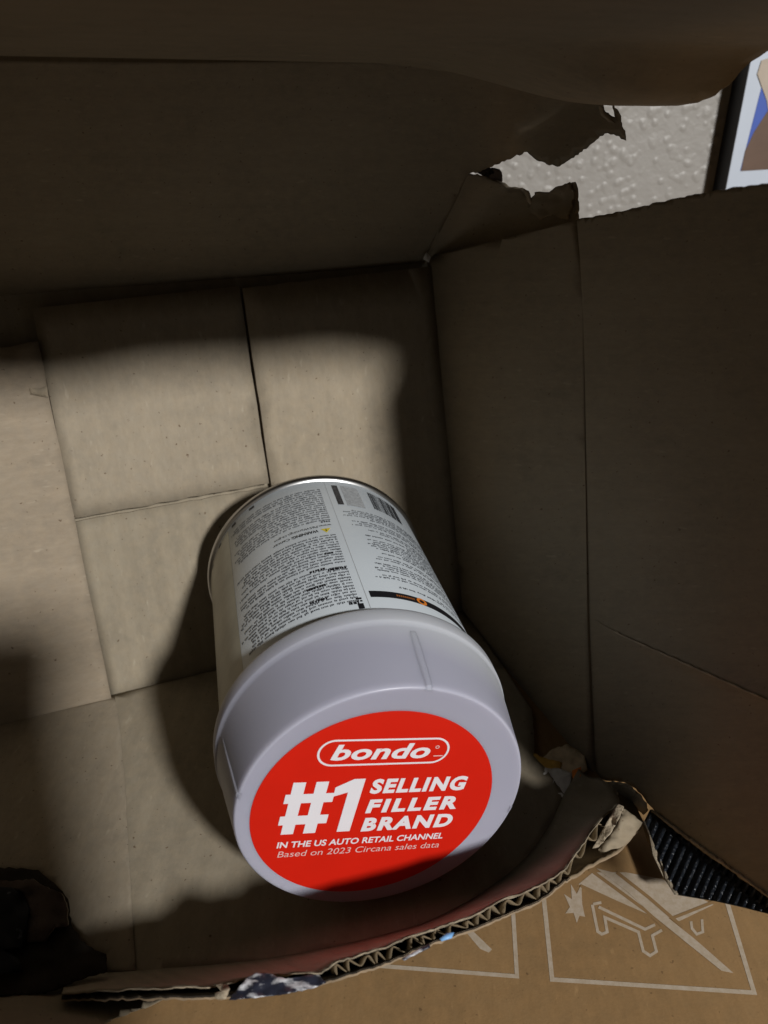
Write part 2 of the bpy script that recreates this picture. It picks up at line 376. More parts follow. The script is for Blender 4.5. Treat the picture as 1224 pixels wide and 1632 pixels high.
# left panel and its flap
LP = [(-3, -2), (60, -2-.296*60), (124, -2-.296*124)]+rough([(124, -36), (152, 0), (240, 40), (330, 80), (380, 120)], 2.0, 9, seed=14)+[(380, 330), (-3, 206)]
def left_pt(p):
    t, u = p
    return W(-300-.05*t+und(t, u, .8, 3), t, u)
sheet('left_panel', LP, left_pt, -A*TH, M_cardH, box, 12, edge_mat=M_shadeliner)
# top panel with the torn corner still hanging from it
def top_pt(q, sat=7.0, wid=12.0):
    l = on_top(q); a = l[0]
    if a < 0: return W(*l)
    return W(*on_axis(q, 0, sat*math.tanh(a/wid)))
tp = [(-330, 98), (0, 97), (300, 100), (600, 96), (850, 108), (893, 116)]+rough([(893, 116), (940, 142), (962, 160)], 1.0, 6, seed=20)
tp += rough([(962, 160), (958, 174), (966, 186), (985, 196), (976, 172), (988, 188), (992, 204), (998, 224), (978, 214), (964, 213), (940, 232), (915, 252), (892, 266), (872, 263), (855, 256), (840, 243)], 1.5, 4, seed=21)
tp += rough([(840, 243), (820, 250), (792, 262), (766, 273), (746, 276)], 1.5, 4, seed=22)+[(730, 312), (712, 348), (680, 412)]
tp += [(676, 424), (440, 446), (200, 468), (0, 490), (-330, 524)]
sheet('top_panel', tp, lambda q: top_pt(q)+U*und(q[0]*.3, q[1]*.3, .5, 8), U*1.6, M_cardH, box, 16, uvf=lambda p: (p[0]*.33, p[1]*.33))
rp = [(678, 412), (708, 346), (726, 310)]+rough([(740, 276), (772, 284), (795, 292), (806, 299), (828, 301), (842, 318), (856, 341), (864, 338), (858, 322), (880, 308), (902, 295), (912, 292), (917, 312), (918, 350)], 1.6, 4, seed=23)+[(918, 356), (800, 387), (690, 416)]
sheet('torn_corner_strip', rp, lambda q: top_pt(q, 8.0, 13.0), A*1.6+U*.5, M_cardH, box, 14, uvf=lambda p: (p[0]*.3, p[1]*.3))
sheet('torn_paper_shred', rough([(838, 300), (846, 322), (858, 340), (866, 332), (852, 322), (846, 304)], .5, 4, True, 24), lambda q: top_pt(q, 8.0, 13.0)-A*1.5, A*.5, M_torn, box, uvf=lambda p: (p[0]*.3, p[1]*.3))
sheet('torn_paper_shred', rough([(957, 168), (964, 160), (966, 178), (984, 196), (974, 194), (962, 184)], .4, 4, True, 25), lambda q: top_pt(q)-A*1.2, A*.5, M_torn, box, uvf=lambda p: (p[0]*.3, p[1]*.3))
sheet('torn_corner_curl', rough([(848, 318), (858, 306), (878, 306), (896, 296), (912, 290), (918, 306), (914, 340), (904, 350), (886, 342), (866, 350), (852, 338)], 1.8, 4, True, 18), lambda q: top_pt(q, 8.0, 13.0)-A*(1.5+2.2*hnoise(q[0]/14, q[1]/14, 17)), A*.6, M_cardH, box, 6, uvf=lambda p: (p[0]*.3, p[1]*.3))
sheet('torn_corner_curl', rough([(744, 270), (764, 266), (788, 270), (794, 280), (790, 292), (770, 284)], 1.2, 4, True, 19), lambda q: top_pt(q, 8.0, 13.0)+A*(2.5+1.5*hnoise(q[0]/10, q[1]/10, 17)), A*.6, M_shadeliner, box, 6, uvf=lambda p: (p[0]*.3, p[1]*.3))
# top flap, standing out over the opening, torn and drooping at the right
FK = 0.25
E_PX = [(862, 112), (890, 124), (930, 145), (962, 158), (1000, 166), (1040, 169), (1080, 168), (1112, 163), (1140, 151), (1170, 126), (1196, 98), (1224, 80)]
E_A = [-11, 3, 9, 11, 12, 14, 15, 16, 17, 18, 20, 22]
E_L = [on_axis(q, 0, a) for q, a in zip(E_PX, E_A)]
def flap_plane(t): return 258.6-FK*(t-133)
def flap_drop(t):
    P = [(l[1], flap_plane(l[1])-l[2]) for l in E_L]
    if t <= P[0][0]: return P[0][1]*ss(125, P[0][0], t)
    for (t0, d0), (t1, d1) in zip(P, P[1:]):
        if t0 <= t <= t1: return d0+(d1-d0)*(t-t0)/max(1e-6, t1-t0)
    return P[-1][1]*(1-ss(P[-1][0], P[-1][0]+40, t))
def flap_pt(p): return W(p[0], p[1], flap_plane(p[1])-flap_drop(p[1])*ss(-75, -2, p[0])+und(p[0], p[1], .4, 9))
tf = [(-330, 132.5), (-195, 132.5), (-76, 133.5), (-13, 132)]+rough([(l[0], l[1]) for l in E_L if l[1] > 133], .55, 2.2, seed=26)
FAR = [(45, 240), (45, 350), (0, 343), (-14, 321), (-39, 307.5), (-48, 307), (-64, 308), (-114, 300), (-142, 307), (-160, 307), (-174, 303), (-330, 310)]
tf += rough(FAR, .8, 9, seed=27)
sheet('top_flap', tf, flap_pt, U*TH, M_cardH, box, 9, edge_mat=M_cardH)
sheet('added_leak_blocker', rough([(-22, 129), (26, 129), (32, 216), (-22, 216)], 1.0, 8, True, 28), lambda p: W(p[0], p[1], 263.5-.06*(p[1]-133)+und(p[0], p[1], .5, 19)), U*.8, M_cardH, box, 12)  # added unseen sheet above the flap, stops light leaking onto the torn corner
# right panel
def right_pt(q): l = on_axis(q, 0, 0.0); return W(und(l[1], l[2], .5, 11), l[1], l[2])
rpn = [(680, 410), (800, 381), (918, 351), (930, 470), (932, 700), (936, 1000), (944, 1235), (925, 1228), (921, 1212)]+rough([(921, 1212), (906, 1206), (893, 1197), (872, 1203), (850, 1204)], 1.2, 5, seed=30)+[(845, 1150), (794, 1075), (731, 990), (731, 900)]
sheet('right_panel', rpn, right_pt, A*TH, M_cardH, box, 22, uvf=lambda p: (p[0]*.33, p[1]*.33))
# right flap: shaped inwards past the crease to shade the rear, dented below a second crease
RG = -0.15
def rflap_pt(q):
    d = ray_l(q); f = (RG*(EYL[1]-134)-EYL[0])/(d[0]-RG*d[1])
    l = [EYL[j]+d[j]*f for j in range(3)]
    # second crease from (935,985) to (1224,1110): lower part leans back
    s = (q[1]-985)-(q[0]-935)*.4325
    if s > 0: l[0] += 6*(1-math.exp(-s/90))*ss(930, 1040, q[0])
    l[0] -= 2.0*math.exp(-(s/14)**2)*ss(940, 1000, q[0])
    return W(l[0]+.5, l[1], l[2])
RF_X = 1460
rf = [(914, 351)]+rough([(918.5, 350), (960, 343), (1000, 334), (1050, 322), (1100, 311), (1160, 300), (1224, 292), (RF_X, 244)], 1.4, 6, seed=31)+[(RF_X, 900), (RF_X, 1640)]
rf += rough([(RF_X, 1640), (1224, 1457), (1180, 1425), (1110, 1375), (1060, 1335), (1032, 1310)], 1.2, 6, seed=32)+rough([(1032, 1310), (1018, 1290), (1000, 1262), (985, 1250), (962, 1246), (945, 1238)], 1.0, 5, seed=33)+[(932, 1000), (928, 700), (926, 470)]
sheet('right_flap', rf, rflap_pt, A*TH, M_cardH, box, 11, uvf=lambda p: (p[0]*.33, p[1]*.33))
sheet('scuffed_crease', rough([(950, 989), (1000, 1011), (1060, 1037), (1130, 1068), (1224, 1109), (1300, 1142), (1300, 1145), (1224, 1112.5), (1130, 1072), (1060, 1040.5), (1000, 1013.5)], .8, 6, True, 36), lambda q: rflap_pt(q)-A*.5, A*.3, M_torn, box, uvf=lambda p: (p[0]*.33, p[1]*.33))
# torn paper fluff at the flap's lower corner
sheet('torn_paper_shred', rough([(955, 1247), (975, 1245), (994, 1252), (1010, 1270), (1021, 1296), (1014, 1303), (1000, 1287), (985, 1272), (968, 1260)], 1.2, 4, True, 34), lambda q: rflap_pt(q)-A*(2.2+.8*hnoise(q[0]/9, q[1]/9, 2)), A*.6, M_torn, box, 6, uvf=lambda p: (p[0]*.3, p[1]*.3))
sheet('torn_paper_shred', rough([(1022, 1296), (1060, 1327), (1110, 1366), (1170, 1410), (1224, 1452), (1223, 1455), (1167, 1411.5), (1107, 1368.5), (1057, 1330), (1022, 1300)], 1.0, 4, True, 35), lambda q: rflap_pt(q)-A*.8, A*.6, M_torn, box, 10, uvf=lambda p: (p[0]*.3, p[1]*.3))
# black printed outside of the flap, curling under its lower edge
def curl_pt(q):
    rp_ = 1.0*math.sin((q[0]*.8+q[1]*.35)*.52); p = W(*on_axis(q, 0, 4.0+rp_)); zc = 3.0+max(0, (q[0]-1030)*.08)+rp_*.8
    return p if p.z > zc else on_z(q, zc)
M_curl, nt, b = material('black_ribbed_outside', .32, .5)
b.inputs['Base Color'].default_value = (0.008, 0.010, 0.014, 1)
tc = N_(nt, 'ShaderNodeTexCoord'); nz = N_(nt, 'ShaderNodeTexNoise', Scale=900.0, Detail=2.0); nt.links.new(tc.outputs['Object'], nz.inputs[0])
bp = N_(nt, 'ShaderNodeBump', Strength=.9, Distance=.0008); nt.links.new(nz.outputs[0], bp.inputs['Height']); nt.links.new(bp.outputs[0], b.inputs['Normal'])
sheet('curled_flap_edge', [(1026, 1310), (1036, 1290), (1090, 1308), (1150, 1350), (1230, 1412), (1300, 1480), (1224, 1456), (1180, 1445), (1140, 1436), (1079, 1426), (1062, 1398), (1046, 1362), (1034, 1332)], curl_pt, A*.5-Vector((0, 0, .6)), M_curl, box, 3.0, smooth=True)
sheet('curled_flap_edge_paper', [(1023, 1311), (1027, 1309), (1036, 1332), (1048, 1362), (1064, 1398), (1081, 1427), (1076, 1427), (1059, 1400), (1042, 1364), (1030, 1334)], lambda q: curl_pt(q)-A*.5+Vector((0, 0, .6)), A*.5, M_torn, box, uvf=lambda p: (p[0]*.3, p[1]*.3))

# bottom panel: the can lies on it
bp_ = [(-140, 1186), (182, 1107), (737, 971), (800, 1058), (848, 1130)]+rough([(848, 1130), (852, 1180), (850, 1204), (868, 1222), (885, 1246), (900, 1266)], .8, 5, seed=40)+[(884, 1302), (866, 1332), (845, 1362), (808, 1397), (760, 1430), (670, 1476), (540, 1509), (400, 1534), (260, 1546), (168, 1552)]
bp_ += rough([(168, 1552), (164, 1522), (140, 1515), (126, 1500), (110, 1470), (104, 1432), (62, 1388), (20, 1384), (-60, 1392)], 1.5, 6, seed=41)+[(-360, 1420), (-400, 1300)]
def bot_pt(q):
    p = on_z(q, 0.0); p.z += .25*hnoise(p.x/30, p.y/30, 13)-.25
    return p
sheet('bottom_panel', bp_, bot_pt, Vector((0, 0, -4.4)), M_cardC, box, 24, uvf=lambda q: tuple(on_z(q, 0).xy), edge_mat=M_torn)
gt = [(-160, 1196), (183, 1110)]+rough([(183, 1110), (190, 1150), (198, 1230), (203, 1320), (209, 1420), (213, 1500), (216, 1546)], .5, 12, seed=42)+[(172, 1550), (166, 1521), (140, 1512), (126, 1496), (112, 1468), (106, 1430), (80, 1402), (60, 1388), (20, 1386), (-200, 1390)]
sheet('glue_tab', gt, lambda q: on_z(q, .55)+Vector((0, 0, .35*hnoise(q[0]/40, q[1]/40, 3))), Vector((0, 0, -.5)), M_card, box, 18, uvf=lambda q: tuple(on_z(q, 0).xy))

# bottom flap: rises from the crease and ends in a torn edge that shows liner, flutes, liner
CR = [(922, 1226), (910, 1248), (900, 1265), (885, 1300), (868, 1330), (845, 1362), (808, 1397), (760, 1430), (715, 1455), (670, 1475), (600, 1494), (540, 1508), (470, 1522), (440, 1527), (400, 1533), (330, 1540), (260, 1545), (200, 1550), (150, 1553), (100, 1556)]
RI = [(956, 1240), (978, 1256), (988, 1278), (957, 1307), (938, 1332), (918, 1360), (900, 1387), (853, 1414), (808, 1431), (759, 1458), (661, 1491), (604, 1512), (539, 1532), (510, 1550), (455, 1554), (400, 1558), (345, 1572), (260, 1574), (180, 1578), (98, 1583)]
RO = [(1000, 1270), (1016, 1290), (1026, 1312), (988, 1357), (945, 1378), (914, 1398), (902, 1404), (862, 1436), (815, 1455), (770, 1476), (675, 1509), (612, 1538), (548, 1556), (519, 1566), (460, 1576), (405, 1586), (348, 1590), (260, 1590), (180, 1592), (98, 1592)]
ZR = [5, 12, 26, 38, 46, 51, 51, 51, 52, 53, 53, 53, 53, 51, 49, 46, 43, 39, 33, 24]
_cl = [0.0]
for (xa, ya), (xb, yb) in zip(RI, RI[1:]): _cl.append(_cl[-1]+math.hypot(xb-xa, yb-ya))
def resample(P, n):
    out = []
    for i in range(n):
        s = _cl[-1]*i/(n-1); k = 0
        while k < len(_cl)-2 and _cl[k+1] < s: k += 1
        f = (s-_cl[k])/(_cl[k+1]-_cl[k])
        a, b_ = P[k], P[k+1]
        if isinstance(a, (int, float)): out.append(a+(b_-a)*f)
        else: out.append((a[0]+(b_[0]-a[0])*f, a[1]+(b_[1]-a[1])*f))
    return out
NR = 150
cr, ri, ro, zr = (resample(x, NR) for x in (CR, RI, RO, ZR))
rj = random.Random(5); jit = [0.0]*NR
for i in range(NR): jit[i] = .55*jit[i-1]+rj.uniform(-1.6, 1.6)
inner = [on_z((ri[i][0]+.3*jit[i], ri[i][1]+.8*jit[i]), zr[i]) for i in range(NR)]
cre = [on_z(cr[i], 0.1) for i in range(NR)]
rows = []
for k in range(7):
    f = k/6; rows.append([cre[i].lerp(inner[i], f)+Vector((0, 0, -3.2*math.sin(math.pi*f)*.6)) for i in range(NR)])
uvr = [(i*2.0, k*5.0) for k in range(7) for i in range(NR)]
bf = grid('bottom_flap', rows, M_cardC, box, uv=uvr)
md = bf.modifiers.new('thick', 'SOLIDIFY'); md.thickness = .0007; md.offset = 0
edge = []
for i in range(NR):
    p = inner[i]; d = (cre[i]-p).normalized()
    edge.append((p, d))
# pale torn lip along the inner liner
lip = [[p+Vector((0, 0, .2))-d*(.15+.42*abs(jit[i])) for i, (p, d) in enumerate(edge)], [p+Vector((0, -.45, .1)) for p, d in edge], [p+d*(.3+.4*abs(jit[(i*3) % NR]))+Vector((0, 0, .4)) for i, (p, d) in enumerate(edge)]]
grid('torn_liner_edge', lip, M_torn, bf, uv=[(i*2.0, k*1.0) for k in range(3) for i in range(NR)])
outer = [on_z((ro[i][0], ro[i][1]+.7*jit[(i*7) % NR]), max(4.0, zr[i]-2.5)) for i in range(NR)]
# outer liner drops from its own torn edge behind the flutes and down to the carton
orow = [outer, [o_+edge[i][1]*9 for i, o_ in enumerate(outer)], [Vector((c.x, c.y-2, -3.6)) for c in cre]]
ol = grid('outer_liner', orow, M_liner, box, uv=[(i*2.0, k*5.0) for k in range(3) for i in range(NR)])
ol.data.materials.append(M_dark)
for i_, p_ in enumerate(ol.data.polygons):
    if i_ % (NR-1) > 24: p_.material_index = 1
md = ol.modifiers.new('thick', 'SOLIDIFY'); md.thickness = .0005; md.offset = -1
ed2 = [[o_+Vector((0, .3, .2)) for o_ in outer], [o_+Vector((0, -.25, -.35-.25*abs(jit[(k_*5) % NR]))) for k_, o_ in enumerate(outer)]]
grid('torn_liner_edge', ed2, M_edge, ol, uv=[(i*2.0, k*1.0) for k in range(2) for i in range(NR)])
# flutes: a wavy sheet between the liners
fl = [[], []]
i0, i1 = 9.0, 86.0
rf_ = random.Random(77); ctrl = []; x_ = i0; side = 0
while x_ < i1:
    ctrl.append((x_, (.04+.22*rf_.random()**2) if side else (.96-.30*rf_.random()**2))); side = 1-side
    x_ += rf_.uniform(.9, 2.6)
def flute_w(x):
    for (xa, wa), (xb, wb) in zip(ctrl, ctrl[1:]):
        if xa <= x <= xb: f = (x-xa)/(xb-xa); f = f*f*(3-2*f); return wa+(wb-wa)*f
    return .5
for j in range(int((ctrl[-1][0]-i0)*5)):
    s_ = i0+j/5; k = int(s_); f = s_-k
    p = inner[k].lerp(inner[k+1], f); o_ = outer[k].lerp(outer[k+1], f); d = edge[k][1]
    c = p.lerp(o_, flute_w(s_)*min(1, 4.4/max(.1, (o_-p).length)))
    fl[0].append(c+d*(.9+.7*hnoise(s_*1.3, 2.0, 4))); fl[1].append(c+d*8)
fm = grid('corrugated_flutes', fl, M_liner, box, uv=[(i*.8, k*5.0) for k in range(2) for i in range(len(fl[0]))])
md = fm.modifiers.new('thick', 'SOLIDIFY'); md.thickness = .00022; md.offset = 0
def tongue(q): return on_z(q, 33+2.5*hnoise(q[0]/16, q[1]/16, 15)+.10*(1390-q[1])-.12*abs((q[0]-985)+(q[1]-1320)*.6))
sheet('torn_liner_plank', rough([(984, 1283), (994, 1288), (986, 1308), (972, 1332), (954, 1352), (944, 1354), (956, 1332), (970, 1308)], .8, 5, True, 48), lambda q: tongue(q)+Vector((0, 0, .8)), Vector((0, .2, -.5)), M_torn, box, 5, uvf=lambda p: (p[0]*.3, p[1]*.3))
sheet('torn_liner_tongue', rough([(993, 1288), (1008, 1298), (1024, 1311), (1006, 1338), (987, 1356), (962, 1368), (953, 1354), (972, 1332), (986, 1308)], 1.0, 5, True, 49), tongue, Vector((0, .2, -.5)), M_cardH, box, 5, uvf=lambda p: (p[0]*.3, p[1]*.3), edge_mat=M_torn)
# printed outside showing where the inner liner is peeled away
zs = lambda q: on_z(q, 51+1.2*hnoise(q[0]/14, q[1]/14, 5))
sheet('printed_outside_strip', rough([(364, 1594), (378, 1576), (392, 1560), (408, 1550), (432, 1552), (455, 1560), (480, 1556), (506, 1550), (520, 1566), (496, 1576), (450, 1585), (405, 1591)], 1.0, 5, True, 50), zs, Vector((0, .3, -.6)), M_scuff, box, 6)
sheet('printed_outside_strip', rough([(640, 1528), (668, 1512), (684, 1504), (686, 1510), (664, 1521), (644, 1531)], .6, 4, True, 51), lambda q: on_z(q, 54), Vector((0, .3, -.6)), M_scuff, box)
sheet('light_blue_print', [(700, 1496), (712, 1487), (724, 1486), (720, 1495), (704, 1500)], lambda q: on_z(q, 53.5), Vector((0, .3, -.6)), M_blue, box, label='small light blue printed sliver at the torn edge')
sheet('curled_paper_bit', rough([(343, 1568), (362, 1568), (366, 1576), (360, 1592), (344, 1592), (342, 1582), (352, 1580)], .6, 4, True, 52), lambda q: on_z(q, 46), Vector((0, .3, -.6)), M_torn, box, uvf=lambda p: (p[0]*.3, p[1]*.3))

# torn mess at the lower left: dark printed outside folded in, ragged liners
def lm(q, z): return on_z(q, z+2.5*hnoise(q[0]/24, q[1]/24, 21))
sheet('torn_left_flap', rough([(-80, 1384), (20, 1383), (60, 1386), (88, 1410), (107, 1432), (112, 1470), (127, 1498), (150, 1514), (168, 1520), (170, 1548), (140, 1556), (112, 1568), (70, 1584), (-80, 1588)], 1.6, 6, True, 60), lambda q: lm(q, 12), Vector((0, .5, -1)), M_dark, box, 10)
sheet('torn_left_liner', rough([(-80, 1402), (20, 1404), (52, 1400), (70, 1412), (98, 1424), (108, 1450), (108, 1474), (86, 1478), (70, 1500), (42, 1500), (46, 1446), (34, 1420), (-80, 1412)], 1.5, 5, True, 61), lambda q: lm(q, 14.5), Vector((0, .5, -1)), M_shadeliner, box, 10, edge_mat=M_cardH, uvf=lambda p: (p[0]*.3, p[1]*.3))
sheet('torn_left_printed_side', rough([(-80, 1414), (18, 1414), (34, 1424), (46, 1448), (40, 1500), (30, 1512), (-80, 1512)], 1.2, 6, True, 62), lambda q: lm(q, 15.5), Vector((0, .5, -1)), M_outer, box, 10)
sheet('torn_left_printed_side', rough([(-80, 1510), (6, 1512), (30, 1530), (36, 1548), (18, 1552), (-80, 1550)], 1.2, 6, True, 63), lambda q: lm(q, 15), Vector((0, .5, -1)), M_outer, box, 10)
sheet('torn_outer_sheet', rough([(-120, 1560), (20, 1556), (90, 1560), (112, 1576), (150, 1592), (262, 1592), (238, 1604), (186, 1622), (150, 1640), (90, 1690), (-120, 1700)], 1.5, 7, True, 64), lambda q: on_z(q, 4+.5*max(0, q[1]-1572)+1.5*hnoise(q[0]/40, q[1]/40, 25)), Vector((0, .4, -.8)), M_cardH, box, 16, edge_mat=M_torn, uvf=lambda p: (p[0]*.3, p[1]*.3))

# ------------------------------------------------------------------ the can
CPOS = Vector((-.2, 189.2, 57.1)); CAX = Vector((-.226, .974, 0)).normalized()
CRT = Vector((CAX.y, -CAX.x, 0)); CUP = Vector((0, 0, 1))
can = thing('filler_can', CPOS-CUP*57, 'white labelled filler can with milky plastic lid and round red sticker lying on its side', 'can')
def cyl(t, r, deg):
    a = math.radians(deg); return CPOS+CAX*t+(CRT*math.cos(a)+CUP*math.sin(a))*r
SEG = 144
def lathe(name, prof, mat, parent, closed_start=False, closed_end=False, n=SEG, smooth=True, label=None):
    V = []; F = []
    for (t, r) in prof: V += [cyl(t, r, 360*j/n) for j in range(n)]
    for i in range(len(prof)-1):
        for j in range(n): F.append([i*n+j, (i+1)*n+j, (i+1)*n+(j+1) % n, i*n+(j+1) % n])
    if closed_start: F.append([j for j in range(n)])
    if closed_end: F.append([(len(prof)-1)*n+j for j in reversed(range(n))])
    return mesh(name, V, F, mat, parent, None, smooth, label)
lathe('body', [(34, 53.6), (40, 53.9), (152, 53.9), (153, 53.5), (153.2, 50), (152.4, 49)], M_label, can, False, True)
lathe('bottom_rim', [(151.2, 53.95), (151.6, 54.9), (152.4, 55.5), (153.6, 55.7), (154.8, 55.5), (155.4, 54.8), (155.2, 53.9), (153.4, 53.5)], M_metal, can)
# lid: flat end, rounded edge, flaring side, step and skirt
lathe('lid', [(.55, 1.0), (.55, 50.3), (.45, 50.6), (.45, 51.0), (.7, 51.35), (1.3, 51.62), (3, 51.95), (10, 53.0), (20, 54.6), (28, 55.7), (29.6, 56.0), (30.2, 56.55), (31.2, 56.8), (36.4, 57.0), (37.4, 56.8), (37.9, 56.2), (37.9, 54.0)], M_lid, can, True)
def rib(deg, w=1.6):
    V = []; F = []
    st = [(0.2, 50.6), (1.2, 51.6), (4, 52.15), (10, 53.1), (20, 54.7), (26, 55.45)]
    for t, r in st:
        f = 1-.75*ss(3, 26, t)
        for dd, h in ((-w, -.15), (-w*.5, .34*f), (w*.5, .34*f), (w, -.15)): V.append(cyl(t, r+h, deg+dd))
    for i in range(len(st)-1):
        for j in range(3): F.append([i*4+j, (i+1)*4+j, (i+1)*4+j+1, i*4+j+1])
    F.append([0, 1, 2, 3])
    return V, F
lidob = [o for o in can.children if o.name.startswith('lid')][0]
for dg in (72.5, 162, 252, 342):
    V, F = rib(dg); mesh('moulded_rib', V, F, M_lid, lidob, smooth=False)

# label print on the body: t along the can, angle round it; words run towards larger angles, their tops towards the lid
RB = 53.9
def patch(t0, t1, a0, a1, dr=.10, n=None):
    n = n or max(1, int(abs(a1-a0)/2.5)); V = []; F = []
    for j in range(n+1):
        a = a0+(a1-a0)*j/n; V += [cyl(t0, RB+dr, a), cyl(t1, RB+dr, a)]
    for j in range(n): F.append([2*j, 2*j+2, 2*j+3, 2*j+1])
    return V, F
def patches(name, L, mat, parent, dr=.10):
    V = []; F = []
    for (t0, t1, a0, a1) in L:
        v, f = patch(t0, t1, a0, a1, dr); b0 = len(V); V += v; F += [[i+b0 for i in x] for x in f]
    o = mesh(name, V, F, mat, parent, smooth=True)
    if len(L) > 20: o['kind'] = 'stuff'
    return o
bodyob = [o for o in can.children if o.name.startswith('body')][0]
rt = random.Random(21)
def text_lines(t_from, t_to, pitch, a0, a1, ragged, hgt, start_ragged=0.0, dens=.5, skip=()):
    """small print: rows of words, each word a run of letter strokes"""
    out = []; t = t_from; D = 1/RB*57.3
    while t < t_to:
        a = a0+rt.uniform(0, start_ragged); end = a1-rt.uniform(0, ragged) if rt.random() < .8 else a1-rt.uniform(0, (a1-a0)*.7)
        while a < end:
            for _ in range(rt.randint(2, 9)):
                if a > end: break
                w = rt.uniform(.26, .46); h = hgt*(1.0 if rt.random() < .25 else rt.uniform(.62, .78))
                low = hgt*.25 if rt.random() < .12 else 0
                out.append((t-h*.98, t+low, a*1.0, a+w*D)); a += (w+rt.uniform(.14, .3))*D
            a += rt.uniform(.5, .9)*D
        t += pitch
    return out
left = []
for (t0, t1) in ((112, 143.5), (76, 99.2), (48, 72.5)): left += text_lines(t0, t1, 2.02, 88.2, 141, 6, 1.35)
patches('small_print', left, M_grey_ink, bodyob)
right = []
def rcol(t0, t1, e0):
    L = []
    for (ta, tb, aa, ab) in text_lines(t0, t1, 1.75, 30, 81.5-e0, 6, 1.15): L.append((ta, tb, aa, ab))
    return L
for (t0, t1, e0) in ((114, 121.5, 0), (107, 111, 1), (96.5, 104.5, 4), (84, 95, 7), (78.5, 80.5, 3), (69.5, 76.5, 5), (64, 66, 3), (58.2, 60, 12)): right += rcol(t0, t1, e0)
patches('small_print', right, M_grey_ink, bodyob)
bold = [(45.2, 46.9, 88.4, 90.6), (45.2, 46.9, 91.0, 92.4), (60.6, 62.2, 99, 107), (70.2, 71.7, 88.6, 97), (72.0, 73.4, 97.4, 104), (82.6, 84.0, 92, 96), (52, 53.3, 100, 107), (109.4, 110.6, 88.6, 93)]
bl = []
for (a, b_, c, d) in bold:
    x = c
    while x < d: bl.append((a, b_, x, min(d, x+rt.uniform(.55, 1.0)))); x += rt.uniform(.9, 1.25)
patches('bold_print', bl, M_ink, bodyob, .12)
patches('code_square', [(41.9, 45.4, 86.9, 89.2), (46.4, 47.4, 86.9, 87.8), (46.4, 47.4, 88.3, 89.2), (48.0, 49.2, 86.9, 89.2)], M_ink, bodyob, .12)
patches('column_rule', [(42, 150, 84.6, 84.85)], plain('pale_rule', (.46, .48, .50), .5), bodyob)
patches('black_band', [(49.0, 53.3, 20, 83.0)], M_ink, bodyob)
# orange ring and word block on the band
V = []; F = []
for j in range(28):
    g = 2*math.pi*j/28
    for r_ in (1.15, 2.3): V.append(cyl(51.1+r_*math.sin(g), RB+.2, 60.0+r_*math.cos(g)*57.3/RB))
for j in range(28): k = (j+1) % 28; F.append([2*j, 2*k, 2*k+1, 2*j+1])
mesh('orange_ring', V, F, M_orange, bodyob, smooth=True)
patches('orange_words', [(50.5, 51.7, x, x+.65) for x in [63.5+.95*i for i in range(9)]], plain('dim_orange_ink', (.36, .12, .03), .5), bodyob, .2)
# barcode
bars = []; a = 43.5
while a < 61.5:
    w = rt.choice((.28, .28, .5, .75)); bars.append((128.5, 146.5, a, a+w)); a += w+rt.choice((.3, .3, .5, .7))
patches('barcode', bars, M_ink, bodyob)
# plain block where the square code is printed, and the narrow dark panel beside it
patches('code_panel', [(125.5, 146.5, 67.5, 77.0)], plain('pale_grey_print', (.40, .42, .44), .5, var=.3, scale=900), bodyob)
patches('dark_side_panel', [(126.0, 146.5, 78.6, 81.6)], plain('worn_black_print', (.05, .05, .055), .5, var=.8, scale=700), bodyob)
# warning triangle
V = [cyl(100.2, RB+.2, 91.7), cyl(103.8, RB+.2, 89.4), cyl(103.8, RB+.2, 94.0)]; tri = mesh('warning_triangle', V, [[0, 2, 1]], M_yellow, bodyob)
patches('warning_mark', [(101.5, 102.6, 91.45, 91.95), (103.0, 103.4, 91.45, 91.95)], M_ink, bodyob, .26)
for (t0, t1, a0, a1) in ((40, 150, 142.5, 220),): patches('beige_panel', [(t0, t1, a0, a1)], M_beige, bodyob, .06)
patches('rim_marks', [(147.5, 149.6, x, x+3.2) for x in (123, 136, 150, 163)], M_ink, bodyob, .12)

# lettering
def text2d(s, size, offset=0.0, shear=0.0, spacing=1.0):
    cu = bpy.data.curves.new('lettering', 'FONT'); cu.body = s; cu.size = size; cu.offset = offset; cu.shear = shear; cu.space_character = spacing; cu.resolution_u = 4
    ob = bpy.data.objects.new('lettering', cu); sc.collection.objects.link(ob)
    dg = bpy.context.evaluated_depsgraph_get(); me = bpy.data.meshes.new_from_object(ob.evaluated_get(dg))
    V = [(v.co.x, v.co.y) for v in me.vertices]; F = [list(p.vertices) for p in me.polygons]
    bpy.data.objects.remove(ob); bpy.data.meshes.remove(me); bpy.data.curves.remove(cu)
    return V, F
# warning words on the label
def label_text(name, s, size, t_base, a0, width=None, offset=0.0):
    V, F = text2d(s, size, offset); x0 = min(v[0] for v in V); x1 = max(v[0] for v in V); k = (width/(x1-x0)) if width else 1
    return mesh(name, [cyl(t_base-v[1], RB+.16, a0+(v[0]-x0)*k*57.3/RB) for v in V], F, M_ink, bodyob)
label_text('warning_word', 'WARNING:', 3.1, 103.8, 95.2, 12.0, .08)
label_text('warning_text', 'Cancer', 2.7, 103.8, 108.8, 8.0, .02)
label_text('warning_text', 'www.P65Warnings.ca.gov', 2.6, 107.4, 88.6, 26.0, .0)

